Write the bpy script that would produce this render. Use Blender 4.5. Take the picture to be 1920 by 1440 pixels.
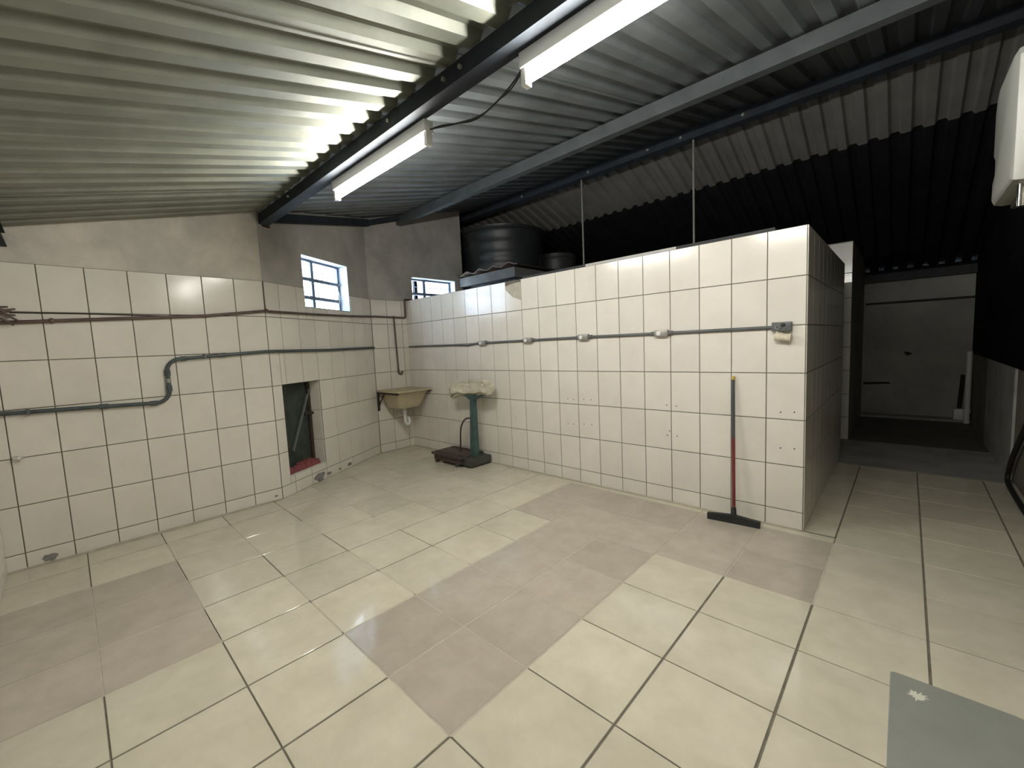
import bpy, bmesh, math, random
from mathutils import Vector, Matrix, noise
random.seed(7)
for o in list(bpy.data.objects): bpy.data.objects.remove(o)
S = bpy.context.scene
COL = S.collection
# ------------------------------------------------------------------ camera (calibrated: focal length 785.3 px on a 1920 px frame)
FPX, YAW, PITCH, ROLL, CAMH = 785.3122, -0.7529, 0.0895, -0.0451, 1.4801
def cam_axes():
    cy, sy, cp, sp = math.cos(YAW), math.sin(YAW), math.cos(PITCH), math.sin(PITCH)
    fwd = Vector((sy*cp, cy*cp, -sp)); right = Vector((cy, -sy, 0)); up = right.cross(fwd)
    cr, sr = math.cos(ROLL), math.sin(ROLL)
    return cr*right+sr*up, -sr*right+cr*up, fwd
RV, UV, FV = cam_axes()
CAM = Vector((0, 0, CAMH))
cd = bpy.data.cameras.new('camera'); cam = bpy.data.objects.new('camera', cd); COL.objects.link(cam)
cd.sensor_width = 36; cd.lens = FPX/1920*36; cd.clip_start = .02; cd.clip_end = 200
m = Matrix.Identity(4)
for i in range(3):
    m[i][0], m[i][1], m[i][2], m[i][3] = RV[i], UV[i], -FV[i], CAM[i]
cam.matrix_world = m
S.camera = cam
# ------------------------------------------------------------------ world, exposure
W = bpy.data.worlds.new('world'); S.world = W; W.use_nodes = True
bg = W.node_tree.nodes['Background']
bg.inputs[0].default_value = (.74, .87, 1, 1); bg.inputs[1].default_value = 6.5
vs = S.view_settings
vs.view_transform = 'Standard'; vs.look = 'None'; vs.gamma = 1; vs.use_curve_mapping = False
vs.exposure = 1.87
TUBE_POWER = 62.0

# ------------------------------------------------------------------ pixel -> place helpers
def ray(x, y): return RV*((x-960)/FPX) - UV*((y-720)/FPX) + FV
def onp(x, y, p, n):
    d = ray(x, y); return CAM + d*(((Vector(p)-CAM).dot(n))/d.dot(n))
def onX(x, y, X): return onp(x, y, (X, 0, 0), Vector((1, 0, 0)))
def onY(x, y, Y): return onp(x, y, (0, Y, 0), Vector((0, 1, 0)))
def onz(x, y, z=0): return onp(x, y, (0, 0, z), Vector((0, 0, 1)))
def zroof(Y): return 2.525 + .255*Y
RIDGE = 5.45; ZR = zroof(RIDGE)
def zrear(Y): return ZR - .364*(Y-RIDGE)
def zr(Y): return zroof(Y) if Y <= RIDGE else zrear(Y)

# ------------------------------------------------------------------ materials
def new_mat(name):
    mt = bpy.data.materials.new(name); mt.use_nodes = True
    return mt, mt.node_tree, mt.node_tree.nodes['Principled BSDF']
def mat(name, c, c2=None, rough=.6, metal=0, nscale=8, bump=0, bscale=60, rnd=0, coat=0, detail=6, spec=.5, lo=.35, hi=.68):
    mt, nt, b = new_mat(name)
    N = nt.nodes; L = nt.links
    b.inputs['Roughness'].default_value = rough; b.inputs['Metallic'].default_value = metal
    b.inputs['Specular IOR Level'].default_value = spec
    b.inputs['Coat Weight'].default_value = coat
    tc = N.new('ShaderNodeTexCoord')
    out = None
    if c2:
        nz = N.new('ShaderNodeTexNoise'); nz.inputs['Scale'].default_value = nscale; nz.inputs['Detail'].default_value = detail
        nz.inputs['Roughness'].default_value = .62; nz.inputs['Distortion'].default_value = .25 if detail > 8 else 0
        gm = N.new('ShaderNodeNewGeometry')
        L.new(gm.outputs['Position'], nz.inputs['Vector'])
        rp = N.new('ShaderNodeValToRGB'); L.new(nz.outputs['Fac'], rp.inputs[0])
        rp.color_ramp.elements[0].position = lo; rp.color_ramp.elements[1].position = hi
        rp.color_ramp.elements[0].color = (*c2, 1); rp.color_ramp.elements[1].color = (*c, 1)
        out = rp.outputs[0]
    if rnd:
        oi = N.new('ShaderNodeObjectInfo')
        mr = N.new('ShaderNodeMapRange'); mr.inputs[3].default_value = 1-rnd; mr.inputs[4].default_value = 1+rnd
        L.new(oi.outputs['Random'], mr.inputs[0])
        mx = N.new('ShaderNodeMix'); mx.data_type = 'RGBA'; mx.blend_type = 'MULTIPLY'; mx.inputs[0].default_value = 1
        if out: L.new(out, mx.inputs[6])
        else: mx.inputs[6].default_value = (*c, 1)
        L.new(mr.outputs[0], mx.inputs[7]); out = mx.outputs[2]
    if out: L.new(out, b.inputs['Base Color'])
    else: b.inputs['Base Color'].default_value = (*c, 1)
    if bump:
        n2 = N.new('ShaderNodeTexNoise'); n2.inputs['Scale'].default_value = bscale; n2.inputs['Detail'].default_value = 5
        g2 = N.new('ShaderNodeNewGeometry'); L.new(g2.outputs['Position'], n2.inputs['Vector'])
        bp = N.new('ShaderNodeBump'); bp.inputs['Strength'].default_value = 1; bp.inputs['Distance'].default_value = bump
        L.new(n2.outputs['Fac'], bp.inputs['Height']); L.new(bp.outputs[0], b.inputs['Normal'])
    return mt
M = {}
M['tile'] = mat('wall_tile_glaze', (.74, .70, .63), (.68, .64, .57), rough=.16, nscale=3, rnd=.035, bump=.0006, bscale=7)
M['floor_tile'] = mat('floor_tile_beige', (.64, .592, .475), (.555, .51, .40), rough=.085, nscale=6, rnd=.06, bump=.0007, bscale=8, detail=12)
M['taupe_tile'] = mat('floor_tile_taupe', (.49, .435, .36), (.425, .375, .305), rough=.08, nscale=6, rnd=.07, bump=.0007, bscale=8, detail=12)
M['grout'] = mat('grout_dark', (.16, .138, .11), (.11, .095, .075), rough=.9, nscale=14)
M['grout_floor'] = mat('grout_floor', (.20, .175, .135), (.13, .115, .09), rough=.9, nscale=14)
M['grout_pale'] = mat('grout_pale', (.50, .45, .36), (.40, .36, .29), rough=.8, nscale=14)
M['plaster'] = mat('plaster_dirty_white', (.50, .47, .43), (.34, .325, .30), rough=.85, nscale=2.2, bump=.006, bscale=9, detail=9)
M['plaster_cream'] = mat('plaster_cream', (.64, .585, .51), (.44, .42, .375), rough=.85, nscale=2.6, bump=.012, bscale=6, detail=10)
M['plaster_rear'] = mat('plaster_grey_rear', (.40, .39, .35), (.30, .29, .265), rough=.9, nscale=2, bump=.006, bscale=8)
M['plaster_right'] = mat('plaster_white_right', (.52, .51, .50), (.36, .35, .33), rough=.8, nscale=3, bump=.004, bscale=9)
M['brown_wall'] = mat('plaster_brown_right', (.30, .28, .22), (.22, .20, .16), rough=.9, nscale=3, bump=.004)
M['black_wall'] = mat('near_black_wall', (.014, .014, .015), (.008, .008, .009), rough=.95, nscale=3, spec=.05)  # near-black tone for the upper right wall and the gap filler
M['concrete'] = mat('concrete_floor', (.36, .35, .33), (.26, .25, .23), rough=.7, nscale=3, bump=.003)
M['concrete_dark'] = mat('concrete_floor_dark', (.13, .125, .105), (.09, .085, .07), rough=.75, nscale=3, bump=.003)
M['roof'] = mat('galvanised_sheet', (.215, .222, .185), (.155, .162, .132), rough=.55, metal=.3, nscale=3, bump=.0008, bscale=22)
M['roof_old'] = mat('weathered_sheet', (.185, .200, .210), (.130, .142, .150), rough=.5, metal=.35, nscale=2.5, bump=.001, bscale=20)
M['roof_rear'] = mat('rear_sheet', (.23, .22, .205), (.17, .165, .155), rough=.6, metal=.2, nscale=2.5)
M['roof_black'] = mat('black_sheet', (.018, .018, .019), (.012, .012, .012), rough=.95, metal=0, nscale=2.5, spec=.05)  # near-black tone for the sheets down to the far wall
M['steel'] = mat('dark_blue_steel', (.030, .036, .046), (.018, .022, .028), rough=.75, metal=0, nscale=6, spec=.25)
M['steel_grey'] = mat('grey_purlin_steel', (.10, .11, .115), (.07, .078, .08), rough=.5, metal=.3, nscale=5)
M['lamp_white'] = mat('white_enamel', (.80, .80, .80), rough=.35)
M['pipe_green'] = mat('grey_green_pvc', (.075, .095, .095), (.045, .058, .06), rough=.4, nscale=14)
M['pipe_brown'] = mat('brown_pvc', (.13, .085, .07), (.085, .055, .046), rough=.45, nscale=14)
M['conduit'] = mat('grey_conduit', (.12, .125, .125), (.08, .083, .085), rough=.4, nscale=20)
M['alu'] = mat('cast_aluminium', (.42, .40, .37), (.30, .285, .26), rough=.45, metal=.6, nscale=30)
M['sink'] = mat('beige_sink', (.50, .43, .29), (.40, .34, .22), rough=.35, nscale=6)
M['pvc'] = mat('white_pvc', (.74, .73, .70), rough=.35)
M['ivory'] = mat('ivory_plastic', (.66, .60, .46), (.50, .45, .34), rough=.5, nscale=30)
M['rust'] = mat('rusty_iron', (.060, .040, .030), (.030, .022, .018), rough=.7, nscale=25, metal=.2)
M['door_green'] = mat('dark_green_wood', (.045, .060, .045), (.022, .030, .024), rough=.7, nscale=10)
M['bar_grey'] = mat('grey_bar', (.17, .18, .18), rough=.5, metal=.3)
M['rag'] = mat('pink_cloth', (.30, .085, .09), (.17, .045, .05), rough=.95, nscale=25, bump=.003)
M['bag'] = mat('dirty_plastic_bag', (.70, .65, .52), (.46, .42, .33), rough=.45, nscale=14, bump=.004, bscale=30)
M['scale_green'] = mat('teal_paint', (.055, .11, .105), (.035, .07, .068), rough=.45, nscale=12)
M['scale_base'] = mat('worn_green_iron', (.060, .075, .062), (.045, .034, .026), rough=.6, nscale=14)
M['scale_plate'] = mat('rusty_plate', (.085, .062, .050), (.045, .036, .030), rough=.55, nscale=14, metal=.2)
M['rubber'] = mat('black_rubber', (.015, .016, .016), rough=.55)
M['red'] = mat('red_handle', (.20, .030, .035), (.12, .02, .025), rough=.45, nscale=30)
M['slate'] = mat('slate_handle', (.06, .068, .075), rough=.45)
M['yellow'] = mat('yellow_tip', (.50, .36, .06), rough=.5)
M['tank'] = mat('blue_grey_tank', (.030, .034, .035), (.020, .023, .024), rough=.4, nscale=5)
M['tank_small'] = mat('grey_tank', (.05, .054, .054), rough=.45)
M['fibre'] = mat('fibre_cement', (.23, .18, .145), (.15, .12, .10), rough=.9, nscale=9)
M['slab'] = mat('grey_slab', (.16, .16, .155), (.11, .11, .105), rough=.9, nscale=5)
M['wood_dark'] = mat('dark_board', (.035, .036, .038), (.022, .022, .024), rough=.7, nscale=8)
M['wood_pale'] = mat('pale_batten', (.42, .41, .39), rough=.7)
M['frame'] = mat('blue_grey_window_steel', (.16, .19, .24), rough=.45, metal=.2)
M['reveal'] = mat('reveal_sky_tint', (.55, .62, .72), rough=.7)  # cool cast of the daylight mixed into the base colour
M['mat_grey'] = mat('grey_mat', (.27, .28, .25), (.24, .25, .222), rough=.6, nscale=6)
M['plastic'] = mat('white_plastic', (.25, .25, .225), rough=.4)
M['chrome'] = mat('chrome', (.8, .8, .8), rough=.12, metal=1)
M['hole'] = mat('drill_hole_dark', (.03, .028, .025), rough=.9)
M['rod'] = mat('thin_rod', (.20, .20, .18), rough=.5)
M['stain'] = mat('grey_mortar_patch', (.27, .26, .25), (.16, .155, .15), rough=.95, nscale=22, bump=.004)
M['chip'] = mat('chipped_white', (.70, .68, .60), rough=.8)
M['paintgreen'] = mat('green_paint_fleck', (.20, .36, .30), rough=.6)
def m_emit():
    mt = bpy.data.materials.new('tube_light'); mt.use_nodes = True; nt = mt.node_tree
    nt.nodes.clear(); e = nt.nodes.new('ShaderNodeEmission'); o = nt.nodes.new('ShaderNodeOutputMaterial')
    e.inputs[0].default_value = (1, .982, .905, 1); e.inputs[1].default_value = TUBE_POWER
    nt.links.new(e.outputs[0], o.inputs[0]); return mt
M['tube'] = m_emit()
def m_glass():
    mt = bpy.data.materials.new('window_glass'); mt.use_nodes = True; nt = mt.node_tree
    nt.nodes.clear(); t = nt.nodes.new('ShaderNodeBsdfTransparent'); g = nt.nodes.new('ShaderNodeBsdfGlossy')
    t.inputs[0].default_value = (.93, .96, 1, 1); g.inputs['Roughness'].default_value = .05
    mx = nt.nodes.new('ShaderNodeMixShader'); mx.inputs[0].default_value = .07
    o = nt.nodes.new('ShaderNodeOutputMaterial')
    nt.links.new(t.outputs[0], mx.inputs[1]); nt.links.new(g.outputs[0], mx.inputs[2]); nt.links.new(mx.outputs[0], o.inputs[0]); return mt
M['glass'] = m_glass()

# ------------------------------------------------------------------ mesh builder
ORI = {}
class MB:
    def __init__(s): s.v = []; s.f = []
    def poly(s, pts):
        b = len(s.v); s.v += [Vector(p) for p in pts]; s.f.append(list(range(b, b+len(pts))))
    def hexa(s, p):      # p: bottom 4 (ccw seen from above), top 4
        b = len(s.v); s.v += [Vector(q) for q in p]
        for f in ((3, 2, 1, 0), (4, 5, 6, 7), (0, 1, 5, 4), (1, 2, 6, 5), (2, 3, 7, 6), (3, 0, 4, 7)): s.f.append([b+i for i in f])
        return s
    def box(s, x0, x1, y0, y1, z0, z1):
        return s.hexa([(x0, y0, z0), (x1, y0, z0), (x1, y1, z0), (x0, y1, z0), (x0, y0, z1), (x1, y0, z1), (x1, y1, z1), (x0, y1, z1)])
    def obox(s, c, ax, ay, az, hx, hy, hz):   # oriented box
        c = Vector(c); ax = Vector(ax)*hx; ay = Vector(ay)*hy; az = Vector(az)*hz
        return s.hexa([c-ax-ay-az, c+ax-ay-az, c+ax+ay-az, c-ax+ay-az, c-ax-ay+az, c+ax-ay+az, c+ax+ay+az, c-ax+ay+az])
    def bbox(s, x0, x1, y0, y1, z0, z1, r=.01, seg=2):   # bevelled box
        bm = bmesh.new(); bmesh.ops.create_cube(bm, size=1)
        for v in bm.verts: v.co = Vector(((x0+x1)/2+v.co.x*(x1-x0), (y0+y1)/2+v.co.y*(y1-y0), (z0+z1)/2+v.co.z*(z1-z0)))
        bmesh.ops.bevel(bm, geom=list(bm.edges), offset=r, segments=seg, profile=.6, affect='EDGES')
        s.add_bm(bm); return s
    def add_bm(s, bm):
        b = len(s.v); bm.verts.index_update()
        s.v += [v.co.copy() for v in bm.verts]
        for f in bm.faces: s.f.append([b+v.index for v in f.verts])
        bm.free()
    def bar(s, p, q, w, h, up=(0, 0, 1)):
        p = Vector(p); q = Vector(q); t = (q-p).normalized(); u = Vector(up); sd = t.cross(u).normalized(); u = sd.cross(t)
        return s.obox((p+q)/2, t, sd, u, (q-p).length/2, w/2, h/2)
    def tube(s, pts, r, n=10, caps=True):
        pts = [Vector(p) for p in pts]; rs = r if isinstance(r, (list, tuple)) else [r]*len(pts)
        b = len(s.v); prev = None
        for i, p in enumerate(pts):
            t = (pts[min(i+1, len(pts)-1)]-pts[max(i-1, 0)]).normalized()
            if prev is None:
                a = t.orthogonal().normalized()
            else:
                a = (prev-t*prev.dot(t)).normalized()
            prev = a; c = t.cross(a)
            for k in range(n):
                an = 2*math.pi*k/n; s.v.append(p+(a*math.cos(an)+c*math.sin(an))*rs[i])
        for i in range(len(pts)-1):
            for k in range(n):
                k2 = (k+1) % n; s.f.append([b+i*n+k, b+i*n+k2, b+(i+1)*n+k2, b+(i+1)*n+k])
        if caps:
            s.f.append([b+k for k in reversed(range(n))]); e = b+(len(pts)-1)*n; s.f.append([e+k for k in range(n)])
        return s
    def lathe(s, c, prof, n=32):
        c = Vector(c); b = len(s.v)
        for r, z in prof:
            for k in range(n):
                a = 2*math.pi*k/n; s.v.append(c+Vector((r*math.cos(a), r*math.sin(a), z)))
        for i in range(len(prof)-1):
            for k in range(n):
                k2 = (k+1) % n; s.f.append([b+i*n+k, b+i*n+k2, b+(i+1)*n+k2, b+(i+1)*n+k])
        s.f.append([b+k for k in reversed(range(n))]); e = b+(len(prof)-1)*n; s.f.append([e+k for k in range(n)])
        return s
    def prism(s, pts, d):    # polygon extruded by vector d
        d = Vector(d); b = len(s.v); n = len(pts)
        s.v += [Vector(p) for p in pts]+[Vector(p)+d for p in pts]
        s.f.append([b+i for i in reversed(range(n))]); s.f.append([b+n+i for i in range(n)])
        for i in range(n):
            j = (i+1) % n; s.f.append([b+i, b+j, b+n+j, b+n+i])
        return s
    def mesh(s, name, off=Vector((0, 0, 0)), smooth=None):
        me = bpy.data.meshes.new(name); me.from_pydata([tuple(v-off) for v in s.v], [], s.f)
        bm = bmesh.new(); bm.from_mesh(me); bmesh.ops.recalc_face_normals(bm, faces=list(bm.faces)); bm.to_mesh(me); bm.free()
        if smooth is not None:
            me.polygons.foreach_set('use_smooth', [True]*len(me.polygons)); me.set_sharp_from_angle(angle=math.radians(smooth))
        me.update(); return me
    def build(s, name, m, parent=None, smooth=None, atorigin=False):
        if parent is not None: off = ORI[parent.name]
        elif atorigin: off = Vector((0, 0, 0))
        else:
            lo = [min(v[i] for v in s.v) for i in range(3)]; hi = [max(v[i] for v in s.v) for i in range(3)]
            off = Vector(((lo[0]+hi[0])/2, (lo[1]+hi[1])/2, lo[2]))
        me = s.mesh(name, off, smooth); me.materials.append(M[m])
        o = bpy.data.objects.new(name, me); COL.objects.link(o)
        ORI[o.name] = off.copy()
        if parent is not None: o.parent = parent
        else: o.location = off
        return o
def tag(o, label=None, cat=None, group=None, kind=None):
    if label: o['label'] = label
    if cat: o['category'] = cat
    if group: o['group'] = group
    if kind: o['kind'] = kind
    return o
def thing(name, loc, label, cat, group=None):
    o = bpy.data.objects.new(name, None); COL.objects.link(o); o.empty_display_size = .1
    o.location = loc; ORI[o.name] = Vector(loc); return tag(o, label, cat, group)
def arc(c, a, b, r, t0, t1, n=8):
    c = Vector(c); a = Vector(a); b = Vector(b)
    return [c+a*r*math.cos(t0+(t1-t0)*i/n)+b*r*math.sin(t0+(t1-t0)*i/n) for i in range(n+1)]
def smooth_path(pts, k=6):
    pts = [Vector(p) for p in pts]; out = []
    for i in range(len(pts)-1):
        p0, p1, p2, p3 = pts[max(i-1, 0)], pts[i], pts[i+1], pts[min(i+2, len(pts)-1)]
        for j in range(k):
            t = j/k
            out.append(.5*((2*p1)+(p2-p0)*t+(2*p0-5*p1+4*p2-p3)*t*t+(3*p1-p0-3*p2+p3)*t*t*t))
    return out+[pts[-1]]

# ------------------------------------------------------------------ wall machinery
class Plane:     # wall plane: a = origin on the floor, t = along, n = into the room
    def __init__(s, a, t, n): s.a = Vector(a); s.t = Vector(t).normalized(); s.n = Vector(n).normalized()
    def p(s, u, z, d=0): return s.a + s.t*u + s.n*d + Vector((0, 0, z))
    def hit(s, x, y, d=0):
        q = onp(x, y, s.a+s.n*d, s.n); return (q-s.a).dot(s.t), q.z
def wall_mesh(pl, u0, u1, th, top, holes=(), z0=-.02, ubreaks=()):
    mb = MB()
    us = sorted(set([u0, u1]+[h for H in holes for h in H[:2]]+list(ubreaks)))
    for i in range(len(us)-1):
        a, b = us[i], us[i+1]; mid = (a+b)/2
        hs = sorted([(H[2], H[3]) for H in holes if H[0] < mid < H[1]])
        z = z0; segs = []
        for h0, h1 in hs: segs.append((z, h0)); z = h1
        segs.append((z, None))
        for s0, s1 in segs:
            ta = top(a) if s1 is None else s1; tb = top(b) if s1 is None else s1
            mb.hexa([pl.p(a, s0, 0), pl.p(b, s0, 0), pl.p(b, s0, -th), pl.p(a, s0, -th), pl.p(a, ta, 0), pl.p(b, tb, 0), pl.p(b, tb, -th), pl.p(a, ta, -th)])
    return mb
TILE_CACHE = {}
def tile_mesh(w, h, th, mname, bev=.0022):
    k = (round(w, 3), round(h, 3), th, mname)
    if k in TILE_CACHE: return TILE_CACHE[k]
    x, y = w/2, h/2; mb = MB()
    L = [[(-x, -y, 0), (x, -y, 0), (x, y, 0), (-x, y, 0)], [(-x, -y, th-bev), (x, -y, th-bev), (x, y, th-bev), (-x, y, th-bev)],
         [(-x+bev, -y+bev, th), (x-bev, -y+bev, th), (x-bev, y-bev, th), (-x+bev, y-bev, th)]]
    for l in L: mb.v += [Vector(p) for p in l]
    for r in range(2):
        for i in range(4):
            j = (i+1) % 4; mb.f.append([r*4+i, r*4+j, r*4+4+j, r*4+4+i])
    mb.f.append([8, 9, 10, 11]); mb.f.append([3, 2, 1, 0])
    me = mb.mesh('tile'); me.materials.append(M[mname]); TILE_CACHE[k] = me; return me
def subtract(r, h):
    a, b, c, d = r; e, f, g, i = h
    if e >= b or f <= a or g >= d or i <= c: return [r]
    out = []
    if e > a: out.append((a, e, c, d))
    if f < b: out.append((f, b, c, d))
    a2, b2 = max(a, e), min(b, f)
    if g > c: out.append((a2, b2, c, g))
    if i < d: out.append((a2, b2, i, d))
    return out
def tile_wall(parent, pl, us, zs, holes=(), gap=.006, gx=None, skip=(), mname='tile', base=.004, th=.007, bed=True):
    if bed:
        mb = MB()
        cells = [(us[0], us[-1], zs[-1], zs[0])]
        for h in holes: cells = [q for r in cells for q in subtract(r, h)]
        for a, b, c, d in cells:
            mb.hexa([pl.p(a, c, base), pl.p(b, c, base), pl.p(b, c, -.003), pl.p(a, c, -.003), pl.p(a, d, base), pl.p(b, d, base), pl.p(b, d, -.003), pl.p(a, d, -.003)])
        mb.build('grout_bed', 'grout', parent)
    for i in range(len(us)-1):
        for j in range(len(zs)-1):
            if (i, j) in skip: continue
            rs = [(us[i], us[i+1], zs[j+1], zs[j])]
            for h in holes: rs = [q for r in rs for q in subtract(r, h)]
            for a, b, c, d in rs:
                w, h = b-a-(gap if gx is None else gx), d-c-gap
                if w < .012 or h < .012: continue
                o = bpy.data.objects.new('tile', tile_mesh(w, h, th, mname)); COL.objects.link(o); o.parent = parent
                n = pl.n; zz = Vector((0, 0, 1)); xx = zz.cross(n)
                c0 = pl.p((a+b)/2, (c+d)/2, base-.002)
                mm = Matrix.Identity(4)
                for k in range(3): mm[k][0], mm[k][1], mm[k][2], mm[k][3] = xx[k], zz[k], n[k], c0[k]
                o.matrix_basis = mm
def struct(mb, name, m, label, cat='wall'):
    return tag(mb.build(name, m, atorigin=True), label, cat, kind='structure')

# ================================================================== STRUCTURE
DEPR = .036
# plan (metres): partition plane Y=3.673, left wall X=-4.73, angled wall to (-5.6, 3.07), left rear wall X=-5.6, corridor X -0.517..0.79
PY = 3.673
WL = Plane((-4.71, 0, 0), (0, 1, 0), (1, 0, 0))
A2 = Vector((-4.71, 1.441, 0)); B2 = Vector((-5.6, 3.07, 0)); T2 = (B2-A2).normalized(); LEN2 = (B2-A2).length
WA = Plane(A2, T2, (T2.y, -T2.x, 0))
WR = Plane((-5.6, 0, 0), (0, 1, 0), (1, 0, 0))
WP = Plane((0, PY, 0), (1, 0, 0), (0, -1, 0))
WS = Plane((-.517, 0, 0), (0, 1, 0), (1, 0, 0))
WB = Plane((0, 7.25, 0), (1, 0, 0), (0, -1, 0))
ZS = [2.243-.3535*k for k in range(7)]+[0.0]
ZP = [2.243-.3509*k for k in range(7)]+[0.0]
WIN1 = (.575, 1.402, 2.03, 2.622)
WIN2 = (3.81, 4.672, 2.03, 2.622)
NICHE = (.125, .693, .20, 1.186)

# left wall
w = struct(wall_mesh(WL, -.57, 1.441, .16, lambda u: zroof(u)+.10), 'wall_left', 'plaster_cream', 'left wall, white tiles below rough plaster under the bright roof sheets')
tile_wall(w, WL, [-.42]+[1.441-.251*k for k in range(7, -1, -1)], ZS)
# angled wall with window and low hatch
w = struct(wall_mesh(WA, 0, LEN2+.03, .17, lambda u: zroof(WA.p(u, 0).y)+.10, holes=[NICHE, WIN1]), 'wall_angled', 'plaster', 'angled wall with a barred window above and a low hatch in its tiles')
tile_wall(w, WA, [0, .19, .442, .692, .942, 1.191, 1.44, 1.685, LEN2], ZS, holes=[NICHE, WIN1])
# tiled right cheek of the hatch
for k, (c, d) in enumerate(((.205, .4755), (.4755, .829), (.829, 1.18))):
    o = bpy.data.objects.new('tile', tile_mesh(.15, d-c-.006, .007, 'tile')); COL.objects.link(o); o.parent = w
    n = -T2; zz = Vector((0, 0, 1)); xx = zz.cross(n); c0 = WA.p(.694, (c+d)/2, -.077)
    mm = Matrix.Identity(4)
    for q in range(3): mm[q][0], mm[q][1], mm[q][2], mm[q][3] = xx[q], zz[q], n[q], c0[q]
    o.matrix_basis = mm
# left rear wall, runs on behind the partition
w = struct(wall_mesh(WR, 3.02, 4.85, .17, lambda u: zr(u)+.10, holes=[WIN2]), 'wall_left_rear', 'plaster', 'bare plaster wall with the second window, running behind the tiled partition')
tile_wall(w, WR, [3.085, 3.335, 3.585, PY], ZS)
mb = MB(); mb.box(-7.0, -5.61, 4.78, 4.85, -.02, zr(4.9)+.10)
struct(mb, 'wall_tank_return', 'plaster_rear', 'short return wall hidden behind the big water tank')
mb = MB()
for a, b in ((4.78, RIDGE), (RIDGE, 9.75)):
    mb.hexa([(-7.0, a, -.02), (-6.85, a, -.02), (-6.85, b, -.02), (-7.0, b, -.02), (-7.0, a, zr(a)+.13), (-6.85, a, zr(a)+.13), (-6.85, b, zr(b)+.13), (-7.0, b, zr(b)+.13)])
struct(mb, 'wall_left_far', 'plaster_rear', 'unlit far left wall beyond the water tanks')
# partition: tiled block with a room behind
colsP = [-5.6]+[-.5144-.2467*k for k in range(20, -1, -1)]
PTH = .12
w = struct(wall_mesh(WP, -5.6, -.5205, PTH, lambda u: 2.241), 'wall_partition', 'plaster_right', 'long white tiled partition wall facing the room')
tile_wall(w, WP, colsP, ZP, skip=((9, 0),))
# broken tile remains at the gap in the top row: lower left wedge stays
gx0, gx1 = colsP[9], colsP[10]
mb = MB(); mb.prism([WP.p(gx0+.003, 1.895, .003), WP.p(gx1-.003, 1.895, .003), WP.p(gx1-.003, 2.005, .003), WP.p(gx0+.11, 2.055, .003), WP.p(gx0+.04, 2.12, .003), WP.p(gx0+.003, 2.15, .003)], WP.n*.007)
mb.build('broken_tile', 'tile', w)
mb = MB(); mb.prism([WP.p(gx0+.0, 1.90, .003), WP.p(gx1, 1.90, .003), WP.p(gx1, 2.215, .003), WP.p(gx0+.09, 2.205, .003), WP.p(gx0, 2.19, .003)], WP.n*.003)
mb.build('mortar_patch', 'grout_pale', w)
# partition side facing the corridor
w = struct(wall_mesh(WS, PY+.005, 6.12, PTH, lambda u: 2.241), 'wall_partition_side', 'plaster_right', 'shaded end wall of the tiled partition along the corridor')
tile_wall(w, WS, [PY-.005]+[PY+.247*k for k in range(1, 10)]+[6.12], ZP, gx=.0015)
mb = MB(); mb.box(-5.6, -.64, 6.0, 6.12, -.02, 2.24)
struct(mb, 'wall_partition_rear', 'plaster_rear', 'hidden rear wall of the small room behind the partition')
mb = MB(); mb.box(-5.6, -.64, PY+PTH, 6.0, 2.10, 2.19)
struct(mb, 'ceiling_low', 'wood_dark', 'dark flat top of the small room behind the partition', 'ceiling')
struct(MB().box(-6.85, -1.6, 6.125, 7.24, 2.09, 2.188), 'ceiling_low_rear', 'wood_dark', 'dark slab under the small water tank', 'ceiling')
# rear block along the corridor
w = struct(MB().box(-6.85, -.5225, 7.253, 9.62, -.02, 2.665), 'wall_rear_block', 'plaster_rear', 'narrow tiled wall end at the far side of the corridor')
ZB = [2.655, 2.25, 1.925, 1.598, 1.268, .954, .628, .31, 0]
tile_wall(w, WB, [-1.77, -1.52, -1.27, -1.02, -.77, -.519], ZB)
# far wall
w = struct(MB().box(-7.0, .95, 9.62, 9.78, -.02, zrear(9.78)+.05), 'wall_rear', 'plaster_rear', 'dim grey wall closing the far end of the corridor')
y9 = 9.62
mb = MB(); zc = zrear(9.64)
mb.box(-7.0, .95, 9.64, 9.65, zc, zc+.07+DEPR-.016); mb.build('gap_filler', 'black_wall', w)
mb = MB(); mb.tube([(-.5, y9-.02, 1.93), (.1, y9-.02, 1.925), (.79, y9-.02, 1.92)], .018); mb.build('wall_conduit', 'rubber', w, 40)
mb = MB(); mb.prism([(-.50, y9+.001, .53), (-.14, y9+.001, .555), (-.16, y9+.001, .585), (-.50, y9+.001, .575)], (0, -.004, 0)); mb.build('dark_slot', 'hole', w)
mb = MB(); mb.prism([(.0, y9+.001, 1.10), (.05, y9+.001, 1.03), (.12, y9+.001, 1.06), (.07, y9+.001, 1.09)], (0, -.004, 0)); mb.build('dark_mark', 'hole', w)
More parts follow.
